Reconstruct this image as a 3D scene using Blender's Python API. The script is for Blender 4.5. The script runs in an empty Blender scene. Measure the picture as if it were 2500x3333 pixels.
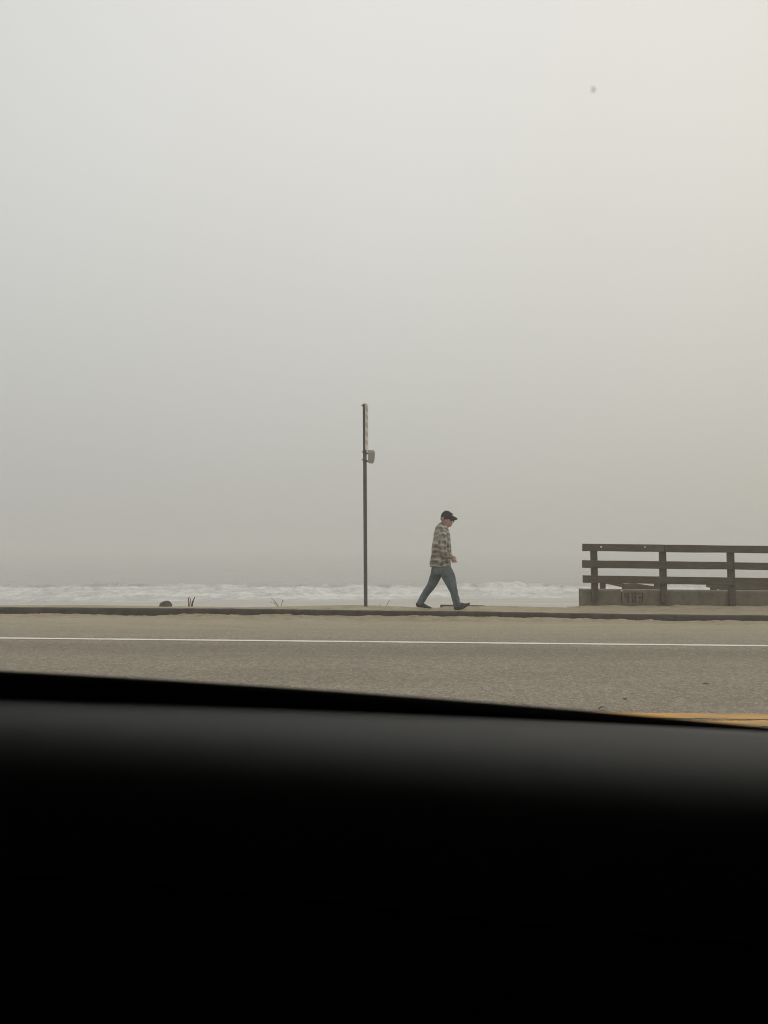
import bpy, bmesh, math, random
from mathutils import Vector, Matrix, noise
random.seed(7)
R = math.radians
S = bpy.context.scene
COL = S.collection

# ------------------------------------------------------------------ camera frame (source photo 2500 x 3333 px)
F = 2504.6
HOR = 1785.0
PITCH = math.atan((HOR - 1666.5) / F)
EYE = Vector((0, 0, 1.2))
def P(u, v, Y):
    """point at depth Y (metres from the eye, along the view across the road) seen at photo pixel u, v"""
    a = (u - 1250) / F; c = (1666.5 - v) / F
    y = math.cos(PITCH) - math.sin(PITCH) * c
    z = math.sin(PITCH) + math.cos(PITCH) * c
    k = Y / y
    return Vector((a * k, Y, EYE.z + z * k))
GR = -0.0100                                   # the road falls 1 % to the right
def interp(x, pts):
    if x <= pts[0][0]: return pts[0][1]
    for (x0, y0), (x1, y1) in zip(pts, pts[1:]):
        if x <= x1:
            t = (x - x0) / (x1 - x0)
            return y0 + (y1 - y0) * t
    return pts[-1][1]
def smooth(a, b, x):
    t = min(1, max(0, (x - a) / (b - a))); return t * t * (3 - 2 * t)
def nz(x, y=0.0, z=0.0): return noise.noise((x, y, z))

# ------------------------------------------------------------------ objects
def tag(o, label=None, cat=None, group=None, kind=None):
    if label: o['label'] = label
    if cat: o['category'] = cat
    if group: o['group'] = group
    if kind: o['kind'] = kind
    return o
def empty(name, loc=(0, 0, 0), rz=0):
    o = bpy.data.objects.new(name, None); COL.objects.link(o)
    o.location = loc; o.rotation_euler = (0, 0, rz); o.empty_display_size = .1
    return o
def mesh_obj(name, verts, faces, mat, parent=None, sm=False):
    me = bpy.data.meshes.new(name)
    me.from_pydata([tuple(v) for v in verts], [], faces)
    me.update()
    o = bpy.data.objects.new(name, me); COL.objects.link(o)
    if mat: me.materials.append(mat)
    if parent: o.parent = parent
    if sm: me.polygons.foreach_set('use_smooth', [True] * len(me.polygons))
    return o
def fix(o):
    bm = bmesh.new(); bm.from_mesh(o.data)
    bmesh.ops.recalc_face_normals(bm, faces=bm.faces[:]); bm.to_mesh(o.data); bm.free()
    return o
def apply_mods(o):
    """bake the modifiers of o into its mesh"""
    bpy.context.view_layer.update()
    dg = bpy.context.evaluated_depsgraph_get()
    me = bpy.data.meshes.new_from_object(o.evaluated_get(dg), depsgraph=dg)
    old = o.data; o.modifiers.clear(); o.data = me
    bpy.data.meshes.remove(old); me.name = o.name
    return o
class MB:
    def __init__(s): s.v = []; s.f = []
    def add(s, vs, fs):
        n = len(s.v); s.v += [Vector(v) for v in vs]; s.f += [tuple(i + n for i in f) for f in fs]
    def box(s, c, d, M=None):
        x, y, z = d[0] / 2, d[1] / 2, d[2] / 2
        vs = [Vector((a * x, b * y, e * z)) for a in (-1, 1) for b in (-1, 1) for e in (-1, 1)]
        if M: vs = [M @ v for v in vs]
        s.add([v + Vector(c) for v in vs], [(0, 1, 3, 2), (4, 6, 7, 5), (0, 4, 5, 1), (2, 3, 7, 6), (0, 2, 6, 4), (1, 5, 7, 3)])
    def loft(s, rings, cap=True):
        n = len(rings[0]); vs = [p for r in rings for p in r]; fs = []
        for i in range(len(rings) - 1):
            for j in range(n):
                k = (j + 1) % n
                fs.append((i * n + j, i * n + k, (i + 1) * n + k, (i + 1) * n + j))
        if cap:
            fs.append(tuple(range(n - 1, -1, -1))); fs.append(tuple((len(rings) - 1) * n + j for j in range(n)))
        s.add(vs, fs)
    def tube(s, path, rad, n=12, side=(0, 1, 0), cap=True):
        """rad: list of r or (sagittal, lateral); ellipses square to the path"""
        path = [Vector(p) for p in path]; rings = []
        for i, p in enumerate(path):
            t = (path[min(i + 1, len(path) - 1)] - path[max(i - 1, 0)]).normalized()
            sd = Vector(side); sd = sd - t * sd.dot(t)
            if sd.length < 1e-4: sd = Vector((1, 0, 0)) - t * t.x
            sd.normalize(); sg = t.cross(sd)
            r = rad[i]; ra, rb = (r, r) if not isinstance(r, tuple) else r
            rings.append([p + sg * ra * math.cos(2 * math.pi * j / n) + sd * rb * math.sin(2 * math.pi * j / n) for j in range(n)])
        # rounded ends
        if cap:
            def end(ring, p, t, k):
                out = []
                for q in (.5, .85):
                    out.append([p + (v - p) * math.sqrt(1 - q * q) + t * q * k for v in ring])
                return out
            t0 = (path[0] - path[1]).normalized(); t1 = (path[-1] - path[-2]).normalized()
            r0 = min(rad[0]) if isinstance(rad[0], tuple) else rad[0]; r1 = min(rad[-1]) if isinstance(rad[-1], tuple) else rad[-1]
            rings = end(rings[0], path[0], t0, r0)[::-1] + rings + end(rings[-1], path[-1], t1, r1)
        s.loft(rings)
    def ell(s, c, r, n=16, m=10, M=None):
        c = Vector(c); rings = []
        for i in range(m):
            a = math.pi * (i + .5) / m
            ring = []
            for j in range(n):
                b = 2 * math.pi * j / n
                v = Vector((r[0] * math.sin(a) * math.cos(b), r[1] * math.sin(a) * math.sin(b), -r[2] * math.cos(a)))
                if M: v = M @ v
                ring.append(c + v)
            rings.append(ring)
        s.loft(rings)
    def build(s, name, mat, parent=None, sm=False, remesh=None, smooth_it=0, bevel=None):
        o = mesh_obj(name, s.v, s.f, mat, parent, sm)
        fix(o)
        if bevel:
            m = o.modifiers.new('b', 'BEVEL'); m.width = bevel; m.segments = 2; m.limit_method = 'ANGLE'; m.angle_limit = R(40)
            apply_mods(o)
        if remesh:
            m = o.modifiers.new('r', 'REMESH'); m.mode = 'VOXEL'; m.voxel_size = remesh; m.use_smooth_shade = True
            if smooth_it:
                q = o.modifiers.new('s', 'SMOOTH'); q.factor = .5; q.iterations = smooth_it
            apply_mods(o)
            if not o.data.materials: o.data.materials.append(mat)
        return o

# ------------------------------------------------------------------ materials
class N:
    def __init__(s, name):
        s.m = bpy.data.materials.new(name); s.m.use_nodes = True
        s.t = s.m.node_tree; s.t.nodes.clear()
        s.out = s.t.nodes.new('ShaderNodeOutputMaterial')
        s.co = s.t.nodes.new('ShaderNodeTexCoord').outputs['Object']
    def n(s, ty, **kw):
        x = s.t.nodes.new(ty)
        for k, v in kw.items():
            if k in x.inputs: 
                s.set(x.inputs[k], v)
            else: setattr(x, k, v)
        return x
    def set(s, inp, v):
        if isinstance(v, bpy.types.NodeSocket): s.t.links.new(v, inp)
        else: inp.default_value = v
    def mapping(s, scale=(1, 1, 1), loc=(0, 0, 0), rot=(0, 0, 0)):
        m = s.n('ShaderNodeMapping'); s.set(m.inputs['Vector'], s.co)
        m.inputs['Scale'].default_value = scale; m.inputs['Location'].default_value = loc; m.inputs['Rotation'].default_value = rot
        return m.outputs[0]
    def noise(s, scale, detail=4, rough=.55, vec=None, dist=0):
        x = s.n('ShaderNodeTexNoise', Scale=scale, Detail=detail, Roughness=rough, Distortion=dist)
        s.set(x.inputs['Vector'], vec if vec is not None else s.co)
        return x.outputs[0]
    def ramp(s, fac, stops):
        x = s.n('ShaderNodeValToRGB'); s.set(x.inputs[0], fac)
        e = x.color_ramp.elements
        while len(e) < len(stops): e.new(.5)
        for k, (p, c) in zip(e, stops):
            k.position = p; k.color = (*c, 1) if len(c) == 3 else c
        return x.outputs[0]
    def mr(s, v, a, b, c=0., d=1.):
        x = s.n('ShaderNodeMapRange'); s.set(x.inputs[0], v)
        for i, q in enumerate((a, b, c, d)): s.set(x.inputs[i + 1], q)
        return x.outputs[0]
    def math(s, op, a, b=0.):
        x = s.n('ShaderNodeMath', operation=op); s.set(x.inputs[0], a); s.set(x.inputs[1], b)
        return x.outputs[0]
    def mix(s, f, a, b, mode='MIX'):
        x = s.n('ShaderNodeMix', data_type='RGBA', blend_type=mode)
        s.set(x.inputs[0], f)
        s.set(x.inputs[6], a if isinstance(a, bpy.types.NodeSocket) else (*a, 1)); s.set(x.inputs[7], b if isinstance(b, bpy.types.NodeSocket) else (*b, 1))
        return x.outputs[2]
    def sep(s, vec=None):
        x = s.n('ShaderNodeSeparateXYZ'); s.set(x.inputs[0], vec if vec is not None else s.co)
        return x.outputs
    def bump(s, h, strength=.3, dist=.01):
        x = s.n('ShaderNodeBump', Strength=strength, Distance=dist); s.set(x.inputs['Height'], h)
        return x.outputs[0]
    def done(s, col, rough=.8, normal=None, spec=.3, **kw):
        b = s.n('ShaderNodeBsdfPrincipled')
        s.set(b.inputs['Base Color'], col if isinstance(col, bpy.types.NodeSocket) else (*col, 1))
        s.set(b.inputs['Roughness'], rough); s.set(b.inputs['Specular IOR Level'], spec)
        for k, v in kw.items(): s.set(b.inputs[k.replace('_', ' ')], v)
        if normal is not None: s.set(b.inputs['Normal'], normal)
        s.t.links.new(b.outputs[0], s.out.inputs[0])
        return s.m
def mottled(name, c0, c1, scale=8, rough=.8, bs=60, bstr=.3, bd=.004, spec=.3, detail=5, **kw):
    k = N(name)
    c = k.ramp(k.noise(scale, detail, .62), [(.3, c0), (.7, c1)])
    return k.done(c, rough, k.bump(k.noise(bs, 4), bstr, bd), spec, **kw)

def m_road():
    k = N('asphalt')
    X, Y, Z = k.sep()
    big = k.noise(.9, 5, .6, k.mapping((.35, 1.3, 1)))
    base = k.ramp(big, [(.25, (.198, .174, .133)), (.75, (.250, .221, .170))])
    # worn wheel tracks and the sandier hard shoulder beyond the edge line
    track = k.math('MULTIPLY', k.mr(Y, 9.35, 9.7, 1, 0), k.mr(Y, 8.3, 9.0, 0, 1))
    base = k.mix(k.math('MULTIPLY', track, .55), base, (.160, .139, .105))
    sandy = k.math('MULTIPLY', k.mr(Y, 9.7, 12.6, 0, 1), k.mr(k.noise(2.2, 5, .65, k.mapping((.3, 1.2, 1))), .25, .65, .45, 1.))
    base = k.mix(sandy, base, (.330, .288, .203))
    # loose dark aggregate and pale chips
    vo = k.n('ShaderNodeTexVoronoi', Scale=75.); k.set(vo.inputs['Vector'], k.co)
    chip = k.mr(k.sep(vo.outputs['Color'])[0], 0, 1, .66, 1.34)
    vo2 = k.n('ShaderNodeTexVoronoi', Scale=26.); k.set(vo2.inputs['Vector'], k.co)
    chip2 = k.mr(k.sep(vo2.outputs['Color'])[1], 0, 1, .84, 1.16)
    amt = k.math('MULTIPLY', chip, chip2)
    fade = k.mr(Y, 9.5, 12.5, 1, .35)
    amt = k.math('ADD', k.math('MULTIPLY', k.math('SUBTRACT', amt, 1.), fade), 1.)
    g = k.n('ShaderNodeCombineXYZ'); [k.set(g.inputs[i], amt) for i in range(3)]
    col = k.mix(1., base, g.outputs[0], 'MULTIPLY')
    # long cracks and tar dribbles
    crack = k.noise(1.1, 6, .7, k.mapping((.5, 1.6, 1), (3, 7, 0)))
    line = k.mr(k.math('ABSOLUTE', k.math('SUBTRACT', crack, .5)), 0, .006, .35, 0)
    col = k.mix(line, col, (.11, .098, .08))
    h = k.math('ADD', vo.outputs['Distance'], k.noise(40, 3))
    return k.done(col, .88, k.bump(h, .45, .006), .22)
def m_sand(name='dry_sand', dark=1.0, wet=False):
    k = N(name)
    a = (.270 * dark, .230 * dark, .158 * dark); b = (.395 * dark, .345 * dark, .245 * dark)
    c = k.ramp(k.noise(3.2, 6, .68), [(.28, a), (.72, b)])
    crevice_spots = k.math('MAXIMUM', k.mr(k.noise(22, 5, .7), .60, .70, 0, .6), k.mr(k.noise(5, 6, .72, k.mapping((.55, 2.2, 1))), .57, .66, 0, .6))  # dark spots painted in for the shaded crevices among the sand bumps
    c = k.mix(crevice_spots, c, (.15 * dark, .128 * dark, .094 * dark))
    h = k.math('ADD', k.noise(14, 6, .7), k.math('MULTIPLY', k.noise(90, 3), .3))
    return k.done(c, .95, k.bump(h, .7, .03), .15)
def m_beach():
    k = N('wet_sand')
    X, Y, Z = k.sep()
    c = k.ramp(k.noise(.35, 5, .6, k.mapping((.25, 1, 1))), [(.3, (.32, .30, .255)), (.7, (.40, .375, .325))])
    return k.done(c, k.mr(k.noise(.4, 3, .5, k.mapping((.2, 1, 1))), .3, .7, .28, .5), k.bump(k.noise(2.5, 4), .15, .02), .5)
def m_concrete(name, c0, c1):
    k = N(name)
    X, Y, Z = k.sep()
    c = k.ramp(k.noise(5, 6, .68), [(.28, c0), (.72, c1)])
    st = k.noise(3.0, 5, .6, k.mapping((3.2, 1, .55)))
    c = k.mix(k.mr(st, .52, .68, 0, .55), c, tuple(x * .6 for x in c0))
    pit = k.mr(k.noise(70, 3, .6), .62, .7, 0, .5)
    c = k.mix(pit, c, tuple(x * .5 for x in c0))
    h = k.math('ADD', k.noise(60, 5, .7), k.noise(9, 4))
    return k.done(c, .92, k.bump(h, .5, .008), .2)
def m_wood(name, c0, c1, c2):
    k = N(name)
    g = k.noise(3.0, 7, .68, k.mapping((1.2, 26, 26)), 1.0)
    c = k.ramp(g, [(.28, c0), (.5, c1), (.74, c2)])
    lich = k.mr(k.noise(2.3, 5, .65), .5, .66, 0, .6)
    c = k.mix(lich, c, (.135, .132, .088))
    brown = k.mr(k.noise(1.4, 4, .6, k.mapping((1, 1, 1), (4, 4, 9))), .5, .7, 0, .55)
    c = k.mix(brown, c, (.118, .088, .064))
    return k.done(c, .88, k.bump(g, .6, .006), .25)
def m_wood_upright(name, c0, c1, c2):
    k = N(name)
    g = k.noise(3.0, 7, .68, k.mapping((26, 26, 1.2)), 1.0)
    c = k.ramp(g, [(.28, c0), (.5, c1), (.74, c2)])
    c = k.mix(k.mr(k.noise(3.3, 5, .65), .5, .68, 0, .5), c, (.105, .080, .058))
    return k.done(c, .88, k.bump(g, .6, .006), .25)
def m_sea():
    k = N('sea_foam_and_water')
    X, Y, Z = k.sep()
    v1 = k.mapping((.22, .20, .3)); v2 = k.mapping((.95, .40, 1.)); v3 = k.mapping((2.6, 1.0, 2.))
    n1 = k.noise(1.0, 6, .62, v1, .6); n2 = k.noise(1.0, 5, .66, v2, 1.2); n3 = k.noise(1.0, 5, .65, v3, .8)
    n = k.math('ADD', k.math('MULTIPLY', n1, .38), k.math('ADD', k.math('MULTIPLY', n2, .42), k.math('MULTIPLY', n3, .20)))
    wob = k.math('MULTIPLY', k.math('SUBTRACT', k.noise(.12, 4, .6, k.mapping((1, .1, .1))), .5), 14.)
    yy = k.math('ADD', Y, wob)
    cover = k.math('MULTIPLY', k.mr(yy, 79, 83, 1, 0), k.mr(Y, 56, 62, .75, 1))
    far = k.math('MULTIPLY', k.mr(yy, 84, 100, .40, .28), k.mr(Y, 60, 90, 0, 1))
    cover = k.math('MAXIMUM', cover, far)
    th = k.mr(cover, 0, 1, .72, .40)
    foam = k.mr(k.math('SUBTRACT', n, th), -.03, .17, 0, 1)
    col = k.mix(foam, (.225, .224, .205), (.66, .655, .635))
    return k.done(col, k.mr(foam, 0, 1, .22, .9), k.bump(k.math('ADD', n2, k.noise(.8, 5)), .35, .12), .4)
def m_plaid():
    k = N('plaid_flannel')
    d = k.n('ShaderNodeVectorMath', operation='ADD')
    w = k.n('ShaderNodeTexNoise', Scale=5.5, Detail=4.); k.set(w.inputs['Vector'], k.co)
    sc = k.n('ShaderNodeVectorMath', operation='SCALE'); k.set(sc.inputs[0], w.outputs['Color']); sc.inputs['Scale'].default_value = .125
    k.set(d.inputs[0], k.co); k.set(d.inputs[1], sc.outputs[0])
    X, Y, Z = k.sep(d.outputs[0])
    Z = k.math('ADD', Z, k.mr(k.sep()[1], -.215, -.195, .047, 0)); X = k.math('ADD', X, k.mr(k.sep()[1], -.215, -.195, .04, 0))
    def band(v, per, off, w):
        f = k.math('FRACT', k.math('ADD', k.math('DIVIDE', v, per), off))
        t = k.math('ABSOLUTE', k.math('SUBTRACT', f, .5))
        return k.mr(t, w - .06, w + .06, 1, 0)
    side = k.math('ADD', X, k.math('MULTIPLY', Y, .8))
    hz = band(Z, .104, .15, .11); vt = band(side, .112, .35, .09)
    hd = band(Z, .104, .62, .20); vd = band(side, .112, .82, .20)
    patch = k.mr(k.noise(8, 4, .6), .35, .62, .15, 1.1)
    li = k.math('MULTIPLY', k.math('ADD', k.math('MULTIPLY', hz, .68), k.math('MULTIPLY', vt, .36)), patch)
    dk = k.math('MULTIPLY', k.math('ADD', hd, vd), .5)
    c = k.mix(dk, (.315, .297, .246), (.122, .110, .090))
    c = k.mix(li, c, (.66, .63, .57))
    c = k.mix(k.mr(k.noise(38, 4, .7), .40, .7, 0, .45), c, (.10, .09, .075))
    return k.done(c, .95, k.bump(k.noise(16, 5, .6), .9, .02), .1, Sheen_Weight=.15)
def m_jeans():
    k = N('denim')
    c = k.ramp(k.noise(9, 5, .65, k.mapping((1.5, 1.5, .6))), [(.30, (.068, .088, .098)), (.72, (.170, .205, .214))])
    return k.done(c, .9, k.bump(k.math('ADD', k.noise(11, 4, .6, k.mapping((1, 1, 1.4))), k.math('MULTIPLY', k.noise(200, 2), .1)), .9, .02), .15)
def m_glass(name='window_glass', tint=(.985, .99, .985)):
    k = N(name)
    fr = k.n('ShaderNodeFresnel', IOR=1.33)
    tr = k.n('ShaderNodeBsdfTransparent'); tr.inputs[0].default_value = (*tint, 1)
    gl = k.n('ShaderNodeBsdfGlossy', Roughness=0.0)
    mx = k.n('ShaderNodeMixShader'); k.set(mx.inputs[0], fr.outputs[0]); k.set(mx.inputs[1], tr.outputs[0]); k.set(mx.inputs[2], gl.outputs[0])
    k.t.links.new(mx.outputs[0], k.out.inputs[0]); return k.m
def m_smudge(name, col, op):
    k = N(name)
    tr = k.n('ShaderNodeBsdfTransparent'); df = k.n('ShaderNodeBsdfTranslucent'); df.inputs[0].default_value = (*col, 1)
    mx = k.n('ShaderNodeMixShader'); mx.inputs[0].default_value = op
    k.set(mx.inputs[1], tr.outputs[0]); k.set(mx.inputs[2], df.outputs[0])
    k.t.links.new(mx.outputs[0], k.out.inputs[0]); return k.m
def m_line(name, c, worn, lo, hi, sc):
    k = N(name)
    n = k.noise(sc, 6, .7, k.mapping((.25, 1.0, 1)))
    f = k.mr(n, lo, hi, 0, 1)
    f2 = k.mr(k.noise(60, 3, .6), .58, .68, 0, .6)
    col = k.mix(k.math('MAXIMUM', f, f2), c, worn)
    return k.done(col, .8, k.bump(k.noise(80, 3), .3, .004), .25)

M = dict(
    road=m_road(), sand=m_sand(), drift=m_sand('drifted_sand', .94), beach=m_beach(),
    kerb=m_concrete('kerb_concrete', (.056, .049, .038), (.108, .097, .077)),
    wall=m_concrete('wall_concrete', (.150, .131, .096), (.235, .208, .158)),
    wood=m_wood('weathered_wood', (.048, .039, .028), (.102, .086, .062), (.175, .154, .115)),
    postwood=m_wood_upright('weathered_post', (.058, .048, .035), (.100, .085, .063), (.145, .126, .095)),
    white=m_line('white_paint', (.70, .675, .60), (.32, .28, .22), .60, .72, 5),
    yellow=m_line('yellow_paint', (.53, .295, .085), (.235, .19, .125), .50, .66, 3.2),
    sea=m_sea(), plaid=m_plaid(), jeans=m_jeans(), glass=m_glass(), fill_pane=m_glass('fill_pane_glass', (.11, .11, .11)),  # last one: added far window, tinted to set how much light it lets in
    skin=mottled('skin', (.40, .225, .175), (.50, .30, .24), 30, .6, 120, .2, .002),
    hair=mottled('grey_hair', (.20, .18, .15), (.36, .33, .29), 60, .8, 200, .5, .004),
    cap=mottled('black_cap', (.028, .028, .031), (.05, .05, .055), 25, .9, 180, .4, .003, .15),
    shoe=mottled('dark_leather', (.032, .030, .026), (.06, .055, .048), 20, .55, 60, .3, .003, .4),
    eye=mottled('eye', (.10, .08, .07), (.18, .16, .15), 90, .3),
    steel=mottled('galvanised_steel', (.085, .085, .076), (.135, .135, .12), 14, .6, 60, .25, .003, .4, Metallic=.25),
    signface=mottled('sign_face', (.66, .61, .53), (.76, .71, .63), 9, .5, 50, .05, .001, .4),
    signback=mottled('sign_back', (.27, .245, .215), (.34, .31, .28), 10, .55, 40, .1, .002, .4),
    signrim=mottled('sign_rim', (.20, .20, .18), (.27, .27, .25), 20, .5),
    letter=mottled('sign_lettering', (.20, .19, .16), (.28, .26, .23), 40, .7),
    bolt=mottled('bolt_steel', (.06, .058, .05), (.10, .095, .085), 60, .55, Metallic=.4),
    reflector=mottled('white_reflector', (.84, .84, .80), (.90, .90, .86), 80, .3, spec=.5),
    rock=mottled('rock', (.065, .056, .042), (.13, .115, .086), 14, .95, 40, .8, .02),
    pebble=mottled('pebble', (.13, .105, .08), (.18, .15, .115), 60, .9, 80, .5, .004),
    stalk=mottled('red_brown_stalk', (.13, .065, .05), (.20, .10, .078), 40, .9),
    twig=mottled('grey_twig', (.20, .17, .13), (.30, .26, .20), 40, .9),
    panel=mottled('door_plastic', (.180, .181, .178), (.195, .195, .190), 30, .55, 900, .12, .0006, .5),
    card=mottled('door_card', (.020, .022, .022), (.025, .027, .027), 30, .9, 600, .2, .001, .1),
    rubber=mottled('seal_rubber', (.006, .006, .007), (.009, .009, .010), 30, .85, 300, .1, .001, .12),
    trim=mottled('cabin_trim', (.040, .042, .043), (.050, .052, .053), 10, .95, 100, .2, .002, .1),
    paint=mottled('car_paint', (.03, .032, .035), (.034, .036, .04), 10, .3, 10, .02, .001, .5),
    tyre=mottled('tyre_rubber', (.02, .02, .02), (.03, .03, .03), 20, .9),
)

# ------------------------------------------------------------------ ground: road, kerb, sand berm, bank, beach, sea
def road_z(x, y):
    z = GR * max(-60, min(60, x))
    return z - .03 * smooth(10.2, 13.4, y)
KT = [(-900, 1969), (0, 1977), (250, 1978.6), (600, 1981), (850, 1982.8), (1000, 1985), (1190, 1988), (1440, 1990), (1600, 1992), (1850, 1996.6), (2200, 2001.7), (2500, 2004), (3400, 2013)]
KB = [(-900, 1992), (0, 1998), (250, 1999), (400, 2002), (520, 2007), (600, 1999.5), (700, 1998), (745, 2001), (850, 2000), (1000, 2002), (1190, 2005), (1300, 2004), (1440, 2005.5), (1600, 2007), (1850, 2012), (2050, 2017), (2200, 2021), (2350, 2019.5), (2500, 2023), (3400, 2032)]
CR = [(-900, 1964), (0, 1970), (200, 1969.5), (330, 1969.5), (480, 1972.5), (800, 1976), (900, 1974.5), (960, 1972.5), (1080, 1970), (1150, 1968.7), (1200, 1969.5), (1300, 1973.8), (1360, 1977), (1430, 1978.5), (1440, 1972), (1550, 1971.5), (1700, 1974), (1850, 1977.6), (2000, 1976), (2500, 1977), (3400, 1984)]
KY = 13.66                                     # kerb face
def u_at(x, y): return 1250 + x / y * F
def grid(xs, ys, zf, name, mat, parent=None, sm=True):
    vs = [(x, y, zf(x, y)) for y in ys for x in xs]; n = len(xs)
    fs = [(j * n + i, j * n + i + 1, (j + 1) * n + i + 1, (j + 1) * n + i) for j in range(len(ys) - 1) for i in range(n - 1)]
    return mesh_obj(name, vs, fs, mat, parent, sm)
def lin(a, b, n): return [a + (b - a) * i / (n - 1) for i in range(n)]
xs_near = [-90, -60, -40, -30, -22, -16] + lin(-12, 14, 150) + [18, 24, 34, 50, 70, 90]
road = tag(grid([-300, -60] + lin(-14, 16, 31) + [60, 300], [-60, -20, -6, 0, 3, 4] + lin(4.5, 13.75, 60), road_z, 'road', M['road']), kind='structure')
def kerb_top(x):
    u = u_at(x, KY); u = max(-900, min(3400, u))
    return P(u, interp(u, KT), KY).z + (GR * (x - (u - 1250) / F * KY))
def kerb_base(x):
    u = u_at(x, KY - .03); u = max(-900, min(3400, u))
    return P(u, interp(u, KB) + 1.5, KY - .03).z + GR * (x - (u - 1250) / F * KY)
def crest(x):
    Y = 14.72
    u = u_at(x, Y); u = max(-900, min(3400, u))
    return P(u, interp(u, CR), Y).z + GR * (x - (u - 1250) / F * Y)
# kerb: an old rough concrete kerb with a worn rounded lip
kv = []; kx = [-90, -50, -30, -20] + lin(-13, 15, 420) + [20, 30, 50, 90]
prof = [(.16, -.004), (.05, -.001), (.012, -.003), (.002, -.012), (0, -.05), (-.004, -.09), (-.008, -.16), (-.008, -.30), (.16, -.30)]
kf = []
for i, x in enumerate(kx):
    t = kerb_top(x)
    for j, (dy, dz) in enumerate(prof):
        w = .010 * nz(x * 3.1, j * .7, 1) + .007 * nz(x * 9, j * 1.3, 4)
        if j > 6: w = 0
        kv.append((x, KY + dy + w, t + dz + .5 * w))
n = len(prof)
for i in range(len(kx) - 1):
    for j in range(n):
        k = (j + 1) % n
        kf.append((i * n + j, i * n + k, (i + 1) * n + k, (i + 1) * n + j))
kf += [tuple(range(n)), tuple((len(kx) - 1) * n + j for j in range(n))]
kerb = fix(mesh_obj('kerb', kv, kf, M['kerb'], None, True)); tag(kerb, kind='structure')
# sand blown against the kerb, thinning out on the shoulder
def drift_z(x, y):
    b = kerb_base(x) + .016 * nz(x * 1.9, 6) + .010 * nz(x * 5.5, 2) + .005 * nz(x * 15, 9); r = road_z(x, y)
    reach = .62 + .28 * nz(x * .55, 3) + .22 * nz(x * 1.7, 8)
    t = (13.67 - y) / max(.22, reach)
    if t > 1: return r - .012 - .03 * (t - 1)
    h = (b - road_z(x, 13.6)) * (1 - smooth(0, 1, t) ** 1.0)
    rip = .012 * nz(x * 1.8, y * 9, 2) + .006 * abs(nz(x * 3.3, y * 14, 12)) + .007 * nz(x * 8, y * 16, 5) + .004 * nz(x * 22, y * 30, 5)
    return r + .004 * (1 - t) + h + 2.3 * rip * (1 - smooth(.55, 1, t)) * smooth(-.02, .10, t)
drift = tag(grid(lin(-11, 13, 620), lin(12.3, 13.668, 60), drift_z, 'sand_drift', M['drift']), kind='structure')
# sandy walk behind the kerb, its ragged back edge, then the bank down to the beach
def berm_z(x, y):
    kt = kerb_top(x) - .006; c = crest(x)
    if y <= 14.72:
        t = (y - 13.7) / (14.72 - 13.7)
        z = kt + (c - kt) * smooth(.15, 1, t) if t > 0 else kt
        z += (.008 * nz(x * 3, y * 4, 1) + .006 * nz(x * 9, y * 9, 3)) * smooth(.12, .3, t)
        if x > 3.5: z += (.020 + .03 * nz(x * 2.2, 3) + .02 * nz(x * 7, 5)) * smooth(14.45, 14.95, y) * smooth(3.5, 4.1, x)
        if t < .12: z = min(z, kerb_top(x) + .004)
        return z
    d = y - 14.72
    if x > 3.5 and y < 14.96: return c + (.020 + .03 * nz(x * 2.2, 3) + .02 * nz(x * 7, 5)) * smooth(14.45, 14.95, y) * smooth(3.5, 4.1, x)
    z = c - .05 * smooth(0, .12, d) - .33 * max(0, d - .06)
    z += .010 * nz(x * 5, y * 3, 7)
    beach = -2.63 + (50 - y) * .012
    return max(z, beach)
ys = lin(13.70, 14.72, 42) + [14.76, 14.8, 14.86, 14.95, 15.1, 15.4, 16, 17, 18.5, 20, 22, 24, 26]
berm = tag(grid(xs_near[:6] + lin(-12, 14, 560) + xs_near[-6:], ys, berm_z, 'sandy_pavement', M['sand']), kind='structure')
def shore_y(x): return 60.9 + .15 * max(-30, min(30, x)) + 1.1 * nz(x * .06, 2) + .5 * nz(x * .2, 5)
SEA = -2.8
def beach_z(x, y):
    if y < 26.5: return -2.40 - .1
    s = shore_y(x)
    base = -2.63 + (50 - y) * .012
    t = smooth(40, 56, y)
    return base * (1 - t) + (SEA + (s - y) * .022) * t
beach = tag(grid([-300, -120, -70] + lin(-50, 50, 101) + [70, 120, 300], [25, 26.2, 28, 34, 40] + lin(44, 74, 61), beach_z, 'beach', M['beach']), kind='structure')
def sea_z(x, y):
    s = shore_y(x); d = y - s
    a = smooth(0, 6, d) * (1 - .65 * smooth(20, 40, d))
    w = .16 * nz(x * .16, y * .30, 1) + .15 * nz(x * .45, y * .45, 4) + .15 * nz(x * .9, y * .7, 9) + .07 * nz(x * 2.1, y * 1.3, 14)
    # spilling breaker fronts running along the shore
    for k, (y0, hgt) in enumerate(((67, .22), (73.5, .30), (80, .42))):
        c = y0 + 1.6 * nz(x * .05, k * 3.) + .7 * nz(x * .22, k * 5.)
        e = y - c
        ridge = math.exp(-(e / .5) ** 2) if e < 0 else math.exp(-(e / 2.2) ** 2)
        w += hgt * ridge * (.55 + .75 * nz(x * .12, k * 7.))
    w += .07 * math.sin(y * .55 + 2 * nz(x * .03, 1))
    return SEA + w * a + .012 * nz(x * .8, y * .8) * (1 - a)
sea = tag(grid([-900, -300, -120] + lin(-62, 62, 560) + [120, 300, 900], [50, 54] + lin(56, 92, 240) + lin(93, 140, 40) + [170, 220, 300, 450, 800], sea_z, 'sea', M['sea']), kind='structure')

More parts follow.
